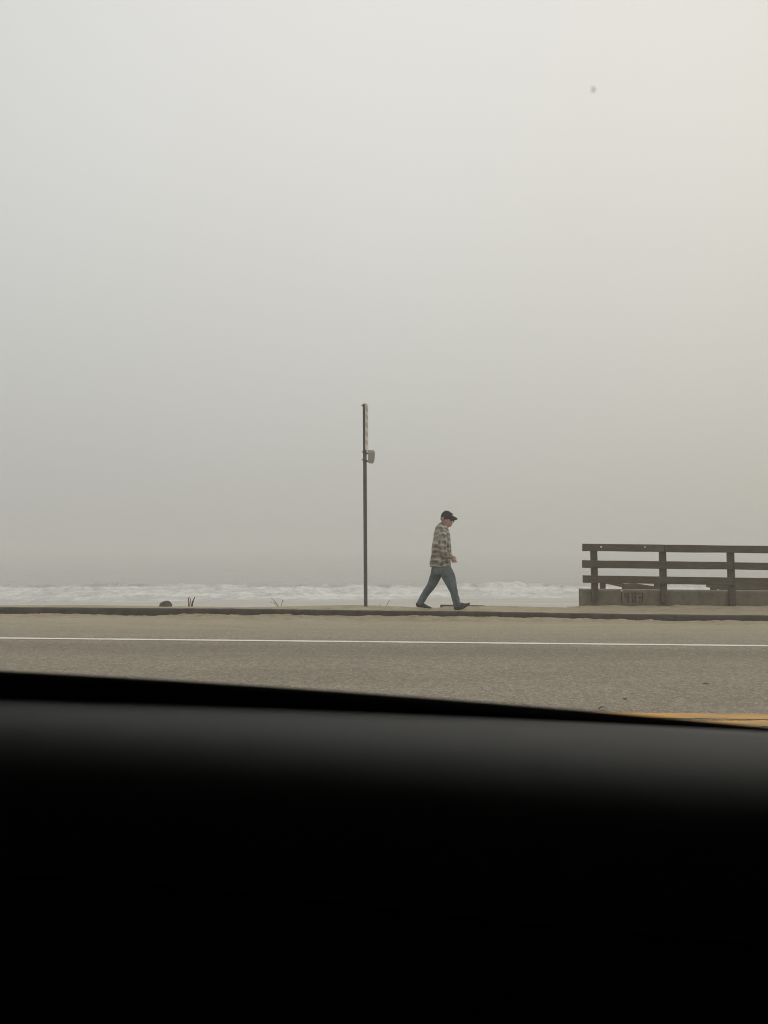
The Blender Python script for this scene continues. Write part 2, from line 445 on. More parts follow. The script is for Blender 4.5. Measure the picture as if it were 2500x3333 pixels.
# painted lines, sheets 4 mm above the road
def stripe(name, y0, y1, mat, x0, x1, nseg, rag, seed):
    vs = []; fs = []
    for i in range(nseg + 1):
        x = x0 + (x1 - x0) * i / nseg
        a = y0 + rag * nz(x * 5, seed) + rag * .6 * nz(x * 21, seed + 3); b = y1 + rag * nz(x * 5, seed + 9) + rag * .6 * nz(x * 21, seed + 5)
        vs += [(x, a, road_z(x, a) + .004), (x, b, road_z(x, b) + .004)]
    for i in range(nseg): fs.append((2 * i, 2 * i + 2, 2 * i + 3, 2 * i + 1))
    return tag(mesh_obj(name, vs, fs, mat), kind='structure')
stripe('white_edge_line', 9.87, 10.00, M['white'], -30, 30, 900, .013, 1)
stripe('yellow_centre_line', 5.585, 5.76, M['yellow'], -12, 14, 900, .020, 11)
stripe('yellow_centre_line', 5.36, 5.52, M['yellow'], -12, 14, 900, .050, 23)

# ------------------------------------------------------------------ concrete parapet wall and timber fence
WY = 14.93                                      # front face of the wall
WX0 = 3.84; WX1 = 11.5
wtop = lambda x: P(1893, 1918, WY).z + (-.0098) * (x - WX0)
def prism_x(xs, prof, name, mat, parent=None, jitter=0):
    """prof(x) -> closed list of (y, z)"""
    rings = [[Vector((x, y, z)) for y, z in prof(x)] for x in xs]
    b = MB(); b.loft(rings); return b.build(name, mat, parent)
def wprof(x):
    t = wtop(x); b = t - .75; d = .30
    return [(WY, b), (WY, t - .052), (WY + .010, t - .028), (WY + .030, t - .008), (WY + .065, t), (WY + d - .02, t), (WY + d, t - .02), (WY + d, b)]
wall = prism_x([WX0, WX0 + .012] + lin(WX0 + .5, WX1, 14), wprof, 'concrete_wall', M['wall'])
# year cast into the face: 1983, recessed block numerals
def seg7(ch): return {'1': 'BC', '9': 'AFGBC', '8': 'ABCDEFG', '3': 'ABGCD'}[ch]
cut = MB()
u0, v0, u1, v1 = 2022, 1931, 2092, 1961
X0 = (u0 - 1250) / F * WY; pxm = WY / F
zt = P(u0, v0, WY).z; zb = P(u0, v1, WY).z; H = zt - zb - .004; W = .088; s = .023
for ch, du in (('1', 2016.0), ('9', 2028.5), ('8', 2052.5), ('3', 2075.0)):
    xl = (du - 1250) / F * WY; g = zt - .0098 * (xl - X0)
    hs = .034
    segs = {'A': (W / 2, -.004, W, hs), 'G': (W / 2, -H / 2, W, hs), 'D': (W / 2, -H + .004, W, hs),
            'F': (s / 2, -H / 4, s, H / 2 + s), 'E': (s / 2, -H * .75, s, H / 2 + s),
            'B': (W - s / 2, -H / 4, s, H / 2 + s), 'C': (W - s / 2, -H * .75, s, H / 2 + s)}
    off = -.055 if ch == '1' else 0
    for q in seg7(ch):
        cx, cz, w, h = segs[q]
        cut.box((xl + cx + off, WY + (.0005 * 'ABCDEFG'.index(q)), g + cz), (w, .060, h))
cutter = cut.build('cutter', None)
wmod = wall.modifiers.new('c', 'BOOLEAN'); wmod.object = cutter; wmod.operation = 'DIFFERENCE'; wmod.solver = 'EXACT'; wmod.use_self = True
apply_mods(wall); bpy.data.objects.remove(cutter)
tag(wall, 'low grey concrete wall under the timber fence, cast with the year 1983', 'wall')
stud = MB(); q = P(2024, 1922.5, WY); stud.ell((q.x, WY + .008, q.z - .008), (.016, .012, .012))
so = stud.build('marker_stud', M['reflector'], wall, True)

fence = empty('timber_fence', (P(1935, 1960, WY).x, WY - .05, GR * 4)); 
tag(fence, 'weathered grey timber fence of posts and three rails bolted to the concrete wall', 'fence')
F0 = Vector(fence.location)
def rel(o, root):
    """keep world coordinates when parented to a shifted root"""
    for v in o.data.vertices: v.co -= Vector(root.location)
    return o
PW = .118
posts = [(1932.5, 1935, 1958), (2156, 2158, 1961.5), (2377, 2380, 1972)]
allp = [((a - 1250) / F * 14.86, (b - 1250) / F * 14.86, P(b, vb, 14.86).z) for a, b, vb in posts]
allp += [(allp[-1][0] + 1.33 * k, allp[-1][1] + 1.33 * k, allp[-1][2] - .0133 * k) for k in (1, 2, 3)]
for i, (xt, xb, zb) in enumerate(allp):
    zt = P(1895, 1772, 14.78).z + -.0116 * (xt - 3.8)
    b = MB(); rings = []
    for t in lin(0, 1, 7):
        x = xb + (xt - xb) * t + .003 * nz(i * 3, t * 4); z = zb + (zt - .012 - zb) * t
        rings.append([Vector((x + sx * PW / 2, WY - .003 - .045 + sy * .045, z)) for sx, sy in ((-1, -1), (1, -1), (1, 1), (-1, 1))])
    b.loft(rings); o = rel(b.build('post', M['postwood'], fence, bevel=.006), fence)
    for dz in (.045, .125):
        bb = MB(); bb.tube([(xb + .003, WY - .090, zb + dz), (xb + .003, WY - .101, zb + dz)], [.013, .011], 8)
        rel(bb.build('bolt', M['bolt'], o), fence)
FY = WY - .096                                   # back of the rails
def rail(u_l, vt, vb, u_r, slope_t, slope_b, seed, dy=0.0, drop=0.0):
    Y = FY - .02
    x0 = (u_l - 1250) / F * Y; x1 = (u_r - 1250) / F * Y if u_r < 4000 else u_r - 4000
    rings = []
    for x in lin(x0, x1, max(4, int((x1 - x0) / .22))):
        u = u_at(x, Y)
        t = P(u, vt + slope_t * (u - 1895), Y).z + .006 * nz(x * 1.3, seed); bt = P(u, vb + slope_b * (u - 1895), Y).z + .006 * nz(x * 1.3, seed + 5)
        w = .003 * nz(x * 1.1, seed + 9)
        rings.append([Vector((x, FY - .040 + w + dy, bt)), Vector((x, FY + w * .0 - .002, bt)), Vector((x, FY - .002, t)), Vector((x, FY - .040 + w + dy, t))])
    b = MB(); b.loft(rings); return rel(b.build('rail', M['wood'], fence, bevel=.005), fence)
J2, J3 = 2160, 2383
rail(1895, 1769.6, 1793.8, J2, .0112, .0114, 1)
rail(J2 + 1, 1770.0, 1794.2, 2830, .0112, .0112, 2, -.003)
rail(1893.5, 1823.2, 1848.2, J3, .0132, .0126, 3)
rail(J3 + 1, 1824.4, 1848.0, 3000, .0118, .0120, 4, .004)
rail(1895, 1872.4, 1896.6, J3, .0150, .0160, 5)
rail(J3 + 1, 1873.2, 1897.6, 3000, .0132, .0136, 6, -.002)
rail(2832, 1770.0, 1794.2, 3200, .0112, .0112, 7)
for (u, v, r) in ((1956.6, 1780.6, .0185), (2099.2, 1780.8, .0155)):
    p = P(u, v, FY - .042); b = MB(); b.tube([(p.x, FY - .0405, p.z), (p.x, FY - .049, p.z)], [r, r * .85], 14)
    rel(b.build('reflector', M['reflector'], fence, True), fence)

# slumped old railing standing on the bank behind the fence
back = empty('old_railing', (P(2050, 1920, 18.4).x, 18.4, -1.2))
tag(back, 'old broken timber railing with sagging boards, seen under the fence beyond the wall', 'railing')
BY = 18.4
for u, w, vt in ((1963.5, .122, 1878), (2037.5, .14, 1900), (2141, .12, 1882), (2326, .138, 1884), (2475, .13, 1888)):
    p = P(u, vt, BY); b = MB()
    b.box((p.x, BY + .06, (p.z - 1.55) / 2), (w, .10, p.z + 1.55)); rel(b.build('post', M['postwood'], back, bevel=.006), back)
def slump(pts, name='board'):
    b = MB(); rings = []
    for u, a, c in pts:
        t = P(u, a, BY - .03); q = P(u, c, BY - .03)
        rings.append([Vector((t.x, BY - .045, q.z)), Vector((t.x, BY - .002, q.z)), Vector((t.x, BY - .002, t.z)), Vector((t.x, BY - .045, t.z))])
    b.loft(rings); return rel(b.build(name, M['wood'], back, bevel=.004), back)
slump([(1950, 1880, 1894), (1968, 1881, 1899), (2000, 1887, 1906), (2028, 1893, 1912.5)])
slump([(2029, 1907, 1935), (2034, 1903, 1935), (2046, 1899.6, 1935), (2070, 1899, 1934), (2100, 1903.5, 1932), (2130, 1908.5, 1931), (2162, 1916, 1930), (2172, 1919, 1929)])
slump([(1950, 1876, 1888), (2140, 1880, 1893), (2300, 1884, 1899), (2500, 1889, 1905), (2800, 1896, 1912)])
slump([(2300, 1903, 1911), (2360, 1900, 1923), (2400, 1901, 1924.5), (2470, 1902, 1924), (2520, 1904, 1927), (2800, 1912, 1934)])

# ------------------------------------------------------------------ parking sign on its post
SY = 14.46
pb = P(1190.5, 1976, SY); pt = P(1186.6, 1315, SY)
sign = empty('street_sign', (pb.x, SY, pb.z)); tag(sign, 'tall grey steel post carrying a narrow sign edge on and a small plate', 'street sign')
ax = (pt - pb)
def on(v, dx=0, dy=0):
    t = (v - 1976) / (1315 - 1976); q = pb + ax * t; return Vector((q.x + dx, q.y + dy, q.z))
def post_ring(v, w=.034, n=0):
    c = on(v); out = []
    for a in range(8):
        sx = (1, 1, .75, -.75, -1, -1, -.75, .75)[a]; sy = (-.75, .75, 1, 1, .75, -.75, -1, -1)[a]
        out.append(c + Vector((sx * w, sy * w, 0)))
    return out
b = MB(); b.loft([post_ring(v) for v in (2010, 1976, 1800, 1600, 1440, 1315)]); rel(b.build('pole', M['steel'], sign), sign)
for v in (1320, 1472.5, 1498):
    c = on(v); b = MB()
    b.tube([c + Vector((q, 0, 0)) for q in (-.030, -.034, -.042, -.0425, -.062)], [.017, .017, .017, .009, .004], 8)
    rel(b.build('bolt', M['bolt'], sign), sign)
def rounded_plate(w, h, r, n=6):
    pts = []
    for cx, cz, a0 in ((w / 2 - r, h / 2 - r, 0), (-w / 2 + r, h / 2 - r, 90), (-w / 2 + r, -h / 2 + r, 180), (w / 2 - r, -h / 2 + r, 270)):
        for i in range(n + 1):
            a = R(a0 + 90 * i / n); pts.append((cx + r * math.cos(a), cz + r * math.sin(a)))
    return pts
def plate(name, pts, th, Mx, mat, parent, root, bend=None):
    """pts in (s, z); plate of thickness th lying in the s-z plane of matrix Mx (x = normal)"""
    rings = []
    for k in (-th / 2, th / 2):
        rings.append([Mx @ Vector((k + (bend(s, z) if bend else 0), s, z)) for s, z in pts])
    b = MB(); b.loft(rings); return rel(b.build(name, mat, parent), root)
top = on(1316); bot = on(1468.5)
cz = (top.z + bot.z) / 2; ch = top.z - bot.z + .01
ANG = R(8.5)
Ms = Matrix.Translation((on(1392).x + .0375, SY, cz)) @ Matrix.Rotation(-ANG, 4, 'Z')
sp = plate('sign_panel', rounded_plate(.305, ch, .035), .004, Ms, M['signface'], sign, sign)
# rim: a thin raised border on the visible face
outer = rounded_plate(.303, ch - .002, .034); inner = rounded_plate(.281, ch - .024, .024)
vs = [Ms @ Vector((.0032, s, z)) for s, z in outer] + [Ms @ Vector((.0032, s, z)) for s, z in inner]
nn = len(outer); ro = mesh_obj('border', vs, [(i, (i + 1) % nn, nn + (i + 1) % nn, nn + i) for i in range(nn)], M['signrim'], sp); rel(ro, sign)
# five rows of small grey lettering, too oblique to read
rnd = random.Random(3)
for (za, zb_) in ((.405, .300), (.245, .155), (.100, -.005), (-.075, -.175), (-.250, -.320)):
    b = MB(); rows = 3; hh = (za - zb_) / rows
    for r_ in range(rows):
        s = -.115
        while s < .10:
            w = rnd.uniform(.018, .05); 
            if s + w > .12: break
            b.add([Ms @ Vector((.0034, s + a * w, za - hh * (r_ + .5) + c * hh * .36)) for a, c in ((0, -1), (1, -1), (1, 1), (0, 1))], [(0, 1, 2, 3)])
            s += w + rnd.uniform(.006, .014)
    rel(b.build('lettering', M['letter'], sp), sign)
# small plate, seen from its back and bent along a crease
pa = P(1209.5, 1486.5, SY - .03)
Mp = Matrix.Translation((pa.x, SY - .03, pa.z)) @ Matrix.Rotation(R(-90 + 30), 4, 'Z')
def poly(px):
    return [((u - 1210) / 198. * .158, (1746 - v) / 390. * .262) for u, v in px]
pp = poly([(1112, 1572), (1140, 1562), (1250, 1556), (1295, 1558), (1308, 1580), (1310, 1610), (1300, 1740), (1290, 1850), (1280, 1885), (1240, 1935), (1225, 1942), (1112, 1925)])
pp = [(s * .95, z) for s, z in pp]
b = MB(); zc = (1746 - 1650) / 390. * .262
def bendp(s, z): return -.42 * max(0, z - zc) - .10 * max(0, s - .05)
# split plate at the crease so that it folds sharply
def clip(pts, keep):
    out = []
    for i in range(len(pts)):
        a, c = pts[i], pts[(i + 1) % len(pts)]
        ia, ic = keep(a), keep(c)
        if ia >= 0: out.append(a)
        if ia * ic < 0:
            t = ia / (ia - ic); out.append((a[0] + (c[0] - a[0]) * t, a[1] + (c[1] - a[1]) * t))
    return out
for part in (clip(pp, lambda q: q[1] - zc), clip(pp, lambda q: zc - q[1])):
    b.loft([[Mp @ Vector((k + bendp(s, z), s, z)) for s, z in part] for k in (-.0025, .0025)])
small_w = b
small = rel(b.build('small_plate', M['signback'], sign), sign)
for v in (1475, 1500):
    c = on(v); b = MB(); e = P(1203, v + .5, SY - .04)
    b.box(((c.x + .03 + e.x) / 2, SY - .03, e.z), (abs(e.x - c.x - .03) + .03, .03, .028)); rel(b.build('bracket', M['bolt'], sign, bevel=.004), sign)

# ------------------------------------------------------------------ small things on the sand
def rock_obj():
    p = P(539, 1975, 14.68); b = MB(); b.ell((0, 0, 0), (.122, .10, .122), 26, 16)
    for v in b.v:
        k = 1 + .12 * nz(v.x * 9 + 3, v.y * 9, v.z * 9) +   .10 * nz(v.x * 22, v.y * 22, v.z * 22 + 5); v *= k
        v.x += .12 * v.z
    o = b.build('rock', M['rock'], None, True); o.location = (p.x, p.y, p.z - .004)
    return tag(o, 'small dark rounded rock half buried at the back edge of the sand', 'rock')
rock_obj()
def weed(name, label, stems, u, v, mat, r=.006):
    p = P(u, v, 14.70); root = empty(name, p); tag(root, label, 'dry plant')
    for pts, rr in stems:
        b = MB(); w = [P(a, c, 14.70 + d) for a, c, d in pts]
        b.tube(w, [rr * 1.25 * (1 - .3 * i / len(w)) for i in range(len(w))], 7); rel(b.build('stem', mat, root, True), root)
    return root
tall = weed('dry_weed', 'clump of short red-brown dead stalks standing beside the rock',
     [([(614, 1978, 0), (614.5, 1960, 0), (613.5, 1950, .01), (616, 1943.5, 0)], .0085), ([(618, 1978, .02), (618.5, 1964, .02), (620, 1949, .02)], .0075),
      ([(625, 1978, 0), (627, 1962, 0), (630, 1953, 0), (633.5, 1945, 0)], .0105), ([(622, 1976, -.02), (624, 1966, -.02), (625.5, 1957, -.02)], .006)], 620, 1976, M['stalk'])
weed('dry_weed', 'sparse fan of thin bare grey twigs on the sand left of the sign post',
     [([(906, 1974, 0), (896, 1958, 0), (882, 1946, 0)], .0042), ([(906, 1974, 0), (894, 1964, .02), (880, 1961, .02)], .0036), ([(904, 1974, -.02), (900, 1966, -.02), (890, 1956, -.04)], .003),
      ([(915, 1974, 0), (918, 1962, 0), (920, 1953, 0)], .0042), ([(918, 1963, 0), (921, 1959, 0), (922, 1952, 0)], .003)], 906, 1974, M['twig'])
weed('dry_weed', 'single thin grey twig leaning on the sand between the sign post and the walking man',
     [([(1258, 1973, 0), (1263, 1962, 0), (1269, 1952.5, 0)], .0045), ([(1238, 1972, 0), (1236, 1965, 0)], .004)], 1258, 1972, M['twig'])
# timber edging at the back of the sand behind the man
q0 = P(1434, 1969, 14.66); b = MB(); rings = []
for u, v in ((1434, 1968.6), (1470, 1969.2), (1530, 1970.3), (1580, 1971.4)):
    p = P(u, v, 14.66); rings.append([Vector((p.x, 14.64, p.z - .09)), Vector((p.x, 14.74, p.z - .09)), Vector((p.x, 14.74, p.z)), Vector((p.x, 14.64, p.z))])
b.loft(rings); o = b.build('timber_edging', M['wood'], None, bevel=.006); tag(o, 'short brown timber plank edging half sunk in sand behind the walking man', 'plank')
def debris(name, label, cat, u, v, size, mat, flat=.5):
    c = (1666.5 - v) / F; y = math.cos(PITCH) - math.sin(PITCH) * c; z = math.sin(PITCH) + math.cos(PITCH) * c
    Y = -1.2 / z * y
    for _ in range(4):
        x = (u - 1250) / F * Y / y * 1.0; Y = (road_z(x, Y) - 1.2) / z * y
    b = MB(); b.ell((0, 0, 0), (size, size * .7, size * flat), 12, 8)
    for w in b.v: w *= 1 + .25 * nz(w.x * 60 + u, w.y * 60, w.z * 60)
    o = b.build(name, mat, None, True); o.location = (x, Y, road_z(x, Y) + size * flat * .55); return tag(o, label, cat)
debris('pebble', 'small dark pebble on the asphalt above the yellow line at right', 'pebble', 2035, 2276, .018, M['pebble'])
debris('pebble', 'flat brownish pebble on the road lane far right, below the fence', 'pebble', 2297, 2226, .026, M['pebble'], .3)
# curled dead leaf by the door sill
b = MB(); rings = []
for i, t in enumerate(lin(-1, 1, 9)):
    w = .018 * (1 - t * t) + .002; z = .020 * (1 - t * t) + .004
    rings.append([Vector((t * .038, -w, z)), Vector((t * .038, w, z + .003)), Vector((t * .038, w, z + .0015)), Vector((t * .038, -w, z - .0015))])
b.loft(rings); lf = b.build('dead_leaf', M['bolt'], None, True)
lx = (1955 - 1250) / F * 5.86; lf.location = (lx, 5.86, road_z(lx, 5.86) + .002); tag(lf, 'curled dark dead leaf on the asphalt just left of the yellow lines', 'leaf')

# ------------------------------------------------------------------ the walking man (x forward, -y towards the camera, z up)
D = 14.17
man_x = P(1437.4, 1984, D).x
man = empty('person', (man_x, D, P(1437.4, 1984.8, D - .1).z))
tag(man, 'man in a plaid flannel shirt, blue jeans and black cap walking along the kerb', 'person')
def ring_h(z, b, f, w, n=24, yc=0, tilt=0):
    cx = (b + f) / 2; rx = (f - b) / 2
    out = []
    for j in range(n):
        a = 2 * math.pi * j / n; ca, sa = math.cos(a), math.sin(a)
        e = .86
        x = rx * math.copysign(abs(ca) ** e, ca); y = w * math.copysign(abs(sa) ** e, sa)
        out.append(Vector((cx + x, yc + y, z + tilt * x)))
    return out
def hand(b, wrist, d, up, inn, k=1.0):
    """palm in the plane of d (finger direction) and up (thumb side); inn = palm normal"""
    wrist = Vector(wrist); d = Vector(d).normalized(); up = Vector(up); up = (up - d * up.dot(d)).normalized(); inn = d.cross(up) if Vector(inn).dot(d.cross(up)) > 0 else up.cross(d)
    b.tube([wrist - d * .03, wrist + d * .015, wrist + d * .05, wrist + d * .085], [(.022, .028), (.019, .030), (.016, .039), (.013, .040)], 14, up)
    for i, (o_, L, c0) in enumerate(((.031, .076, 17), (.010, .085, 24), (-.010, .079, 31), (-.030, .062, 37))):
        p = wrist + d * (.082 - .004 * abs(i - 1)) + up * o_; pts = [p - d * .02, p]; a = R(c0 * .6)
        for f_ in (.44, .31, .25):
            dd = d * math.cos(a) + inn * math.sin(a) + up * (.05 * (1.5 - i))
            p = p + dd.normalized() * L * f_ * k; pts.append(p); a += R(c0)
        b.tube(pts, [.0098, .0098, .0090, .0084, .0074], 8)
    p = wrist + d * .022 + up * .026; pts = [p - up * .012, p]
    for dd, L in ((up * .75 + d * .7 + inn * .25, .036), (up * .25 + d * .95 + inn * .4, .030), (d * .95 + inn * .45, .022)):
        p = p + dd.normalized() * L; pts.append(p)
    b.tube(pts, [.013, .013, .011, .0098, .0085], 8)
body = MB()
hd = [(1.488, .075, .118, .040), (1.503, .062, .138, .046), (1.517, .052, .164, .044), (1.537, .038, .184, .054), (1.556, .028, .192, .060), (1.573, .020, .199, .065), (1.588, .013, .199, .068), (1.604, .008, .205, .071),
      (1.625, .004, .206, .073), (1.645, .000, .203, .075), (1.660, -.002, .211, .077), (1.70, -.004, .208, .078), (1.735, .006, .196, .074), (1.765, .030, .172, .062), (1.785, .062, .140, .040)]
body.loft([ring_h(z, a, f, w, 28) for z, a, f, w in hd])
body.tube([(.206, 0, 1.656), (.222, 0, 1.632), (.234, 0, 1.609), (.214, 0, 1.597)], [.011, .012, .0135, .009], 10)       # nose
for s in (-1, 1):
    body.ell((.222, s * .011, 1.604), (.010, .008, .008), 8, 6)
    body.tube([(.204, s * .010, 1.664), (.204, s * .030, 1.668), (.190, s * .050, 1.662)], [.009, .009, .007], 8)                  # brow
    body.ell((.172, s * .047, 1.618), (.022, .018, .020))                                                                          # cheek
    Me = Matrix.Rotation(R(s * 18), 3, 'Z') @ Matrix.Rotation(R(-14), 3, 'Y')
    body.ell((.078, s * .079, 1.622), (.020, .008, .033), 14, 10, Me); body.ell((.083, s * .077, 1.596), (.010, .007, .012), 10, 8)   # ear, lobe
body.tube([(.192, -.024, 1.575), (.203, 0, 1.580), (.192, .024, 1.575)], [.006, .007, .006], 8)                                     # lips
body.tube([(.190, -.022, 1.566), (.200, 0, 1.566), (.190, .022, 1.566)], [.006, .008, .006], 8)
body.ell((.172, 0, 1.538), (.022, .026, .020))                                                                                    # chin
body.tube([(.015, 0, 1.36), (.040, 0, 1.46), (.075, 0, 1.53), (.085, 0, 1.58)], [(.085, .11), (.062, .066), (.058, .060), (.060, .062)], 20)
body.loft([ring_h(*q) for q in ((.74, -.13, .13, .14), (.86, -.13, .13, .15), (1.0, -.12, .13, .145), (1.15, -.12, .13, .15), (1.30, -.105, .125, .165), (1.40, -.085, .105, .16), (1.46, -.05, .08, .11))])
body.tube([(.02, -.14, 1.40), (.018, -.205, 1.27), (.018, -.225, 1.08), (.09, -.232, 1.015), (.150, -.228, .985)], [.058, .052, .042, .036, .025], 12)
body.tube([(.0, .14, 1.40), (-.03, .205, 1.26), (-.05, .225, 1.08), (-.055, .225, .95), (-.05, .215, .85)], [.058, .052, .042, .036, .025], 12)
hand(body, (.160, -.228, .975), (.50, .08, -.86), (.86, 0, .50), (0, 1, 0), 1.06)
hand(body, (-.048, .213, .838), (.1, 0, -1), (1, 0, .1), (0, -1, 0))
LEG_R = [(.045, -.088, .80), (.085, -.090, .70), (.135, -.094, .56), (.172, -.098, .465), (.215, -.10, .33), (.245, -.10, .20), (.268, -.10, .10)]
LEG_L = [(-.035, .088, .80), (-.070, .090, .70), (-.112, .094, .585), (-.166, .098, .470), (-.262, .10, .320), (-.338, .10, .190), (-.385, .10, .115)]
for L in (LEG_R, LEG_L): body.tube(L, [.070, .070, .066, .056, .046, .040, .037], 14)
body.tube([(.268, -.10, .10), (.26, -.10, .06), (.34, -.10, .05), (.41, -.10, .075), (.46, -.10, .105)], [.036, .035, .034, .028, .014], 12)
body.tube([(-.385, .10, .12), (-.40, .10, .085), (-.33, .10, .065), (-.27, .10, .045), (-.22, .10, .035)], [.036, .034, .032, .026, .014], 12)
bo = body.build('body', M['skin'], man, True, remesh=.004, smooth_it=1)
for s in (-1, 1):
    e = MB(); e.ell((.190, s * .031, 1.645), (.012, .013, .0105), 12, 8); e.build('eye', M['eye'], man, True)
# grey hair round the back of the head and temples
hb = MB()
hb.loft([ring_h(z, a, f, w, 24) for z, a, f, w in ((1.605, .010, .040, .050), (1.62, .002, .046, .064), (1.64, -.004, .056, .0775), (1.665, -.007, .085, .0805), (1.69, -.008, .12, .080))])
hb.build('hair', M['hair'], man, True, remesh=.005, smooth_it=2)
# cap: dome, curved brim, front badge
cp = MB(); rings = []
cx, cz_ = .101, 1.668
for t in (-.10, 0, .16, .32, .48, .62, .75, .86, .94, .985):
    k = math.sqrt(max(0, 1 - t * t)) if t > 0 else (1 if t == 0 else .985)
    z = cz_ + t * .146
    r = []
    for j in range(28):
        a = 2 * math.pi * j / 28
        fx = .115 if math.cos(a) < 0 else .113
        zz = z + (.12 * fx * math.cos(a)) * (1 - max(0, t))
        sq = 1.0 if math.cos(a) < 0 or t < .3 else 1.02
        r.append(Vector((cx + fx * k * math.cos(a) * sq - .004 * max(0, t), .091 * k * math.sin(a), zz)))
    rings.append(r)
cp.loft(rings)
cap = cp.build('cap', M['cap'], man, True)
br = MB(); rings = []
nb = 19
for j in range(nb):
    a = R(-62 + 124 * j / (nb - 1)); ca, sa = math.cos(a), math.sin(a)
    ext = .092 * max(0.02, math.cos(a * 1.42)) ** .55
    prof_ = []
    for q in (0, .35, .7, 1):
        rr = q * ext
        x = cx + .106 * ca + rr * (.35 + .65 * ca); y = .086 * sa + rr * sa * .35
        z = cz_ + .038 - .030 * q - .35 * y * y / .09 - .012 * q * q
        prof_.append((x, y, z))
    up_ = [Vector((x, y, z + .006 + .010 * (1 - q / 3))) for q, (x, y, z) in enumerate(prof_)]
    dn_ = [Vector((x, y, z - .012 - .004 * q * .3)) for q, (x, y, z) in enumerate(prof_)]
    rings.append(up_ + dn_[::-1])
br.loft(rings); br.build('brim', M['cap'], cap, True)
bd = MB(); bd.ell((.205, 0, 1.752), (.010, .028, .020), 14, 8, Matrix.Rotation(R(-40), 3, 'Y')); bd.build('badge', mottled('cap_badge', (.10, .10, .095), (.16, .16, .15), 80, .9), cap, True)
# shirt
jb = MB()
rows = [(1.585, -.020, .085, .062), (1.56, -.042, .100, .078), (1.53, -.070, .116, .105), (1.50, -.099, .124, .145), (1.47, -.113, .131, .182), (1.43, -.124, .142, .205), (1.378, -.135, .156, .208), (1.30, -.148, .162, .203), (1.22, -.164, .171, .198), (1.12, -.177, .182, .194),
        (1.02, -.187, .178, .194), (.93, -.202, .172, .196), (.86, -.214, .172, .199), (.82, -.219, .176, .200), (.795, -.212, .172, .196), (.778, -.192, .160, .186)]
rr_ = []
for i, (z, a, f, w) in enumerate(rows):
    ring = ring_h(z, a, f, w, 36, 0, -.25 if i < 3 else (-.18 if i == 3 else (-.1 if i == 4 else (.05 if i > 13 else 0))))
    if i > 4:
        for v in ring:
            an = math.atan2(v.y, v.x)
            k = .010 * nz(an * 2.2, z * 9, 2) + .007 * nz(an * 5, z * 18, 6); v.x += k * math.cos(an) * (1.0); v.y += k * math.sin(an)
    rr_.append(ring)
jb.loft(rr_[::-1])
jb.tube([(.020, -.150, 1.415), (.014, -.190, 1.36), (.012, -.232, 1.27), (.000, -.254, 1.17), (.006, -.264, 1.075), (.050, -.262, 1.010), (.100, -.250, .985), (.152, -.232, .972)],
        [(.082, .070), (.084, .070), (.082, .066), (.078, .062), (.073, .060), (.064, .056), (.054, .052), (.044, .044)], 18)
jb.tube([(.0, .150, 1.415), (-.02, .190, 1.36), (-.035, .220, 1.26), (-.05, .236, 1.12), (-.055, .236, 1.0), (-.05, .222, .875)],
        [(.082, .070), (.080, .070), (.074, .064), (.068, .060), (.058, .055), (.046, .044)], 18)
for v in jb.v:      # cloth folds at the elbows and waist
    v.y += .010 * nz(v.x * 12, v.z * 17 + v.x * 8, 3) + .005 * nz(v.x * 26, v.z * 36, 6)
    v.x += .007 * nz(v.y * 12, v.z * 22, 8)
shirt = jb.build('shirt', M['plaid'], man, True, remesh=.0065, smooth_it=2)
cb = MB(); n = 30; rings = []
for j in range(n):
    a = R(38 + 284 * j / (n - 1)); ca, sa = math.cos(a), math.sin(a); r0 = []
    for t, o_ in ((0, 0), (.5, .004), (1, .001), (1, -.009), (.5, -.008), (0, -.010)):
        rx = .068 + o_ - .010 * t; ry = .070 + o_ - .008 * t
        r0.append(Vector((.046 + rx * ca + .012 * t, ry * sa, 1.528 - .62 * (rx * ca) + .036 * t)))
    rings.append(r0)
cb.loft(rings); cb.build('collar', M['plaid'], man, True)
# jeans
tb = MB()
tb.loft([ring_h(*q, 28) for q in ((.635, -.150, .150, .140), (.66, -.170, .178, .168), (.70, -.186, .196, .178), (.76, -.180, .184, .178), (.81, -.172, .168, .172))])
tb.tube([(.05, -.085, .76), (.082, -.090, .69), (.118, -.094, .615), (.146, -.096, .54), (.176, -.098, .46), (.200, -.10, .39), (.220, -.10, .32), (.236, -.10, .255), (.250, -.10, .195), (.266, -.10, .14), (.276, -.10, .098)],
        [(.116, .092), (.120, .095), (.122, .094), (.112, .092), (.097, .086), (.082, .080), (.073, .074), (.069, .070), (.070, .070), (.070, .071), (.066, .069)], 20)
tb.tube([(-.05, .085, .76), (-.072, .090, .69), (-.094, .094, .62), (-.124, .096, .545), (-.164, .098, .465), (-.212, .10, .39), (-.262, .10, .318), (-.306, .10, .25), (-.345, .10, .185), (-.386, .10, .118)],
        [(.116, .092), (.116, .095), (.108, .094), (.098, .092), (.088, .086), (.080, .080), (.070, .074), (.065, .070), (.064, .070), (.062, .069)], 20)
for v in tb.v:
    low = smooth(.62, .30, v.z) if False else (1 - smooth(.30, .70, v.z))
    fold = .010 * nz(v.y * 9 + v.x * 5, v.z * 15 - v.x * 9, 2) + .007 * nz(v.y * 16 - v.x * 8, v.z * 32, 5)
    v.x += fold * (.7 + .6 * low); v.y += .9 * fold + .008 * nz(v.x * 12, v.z * 18 + v.x * 14, 9)
    v.x += .006 * low * math.sin(v.z * 95 + 9 * nz(v.x * 5, v.z * 4)) * (1 - smooth(.10, .26, v.z))
tb.build('jeans', M['jeans'], man, True, remesh=.006, smooth_it=2)
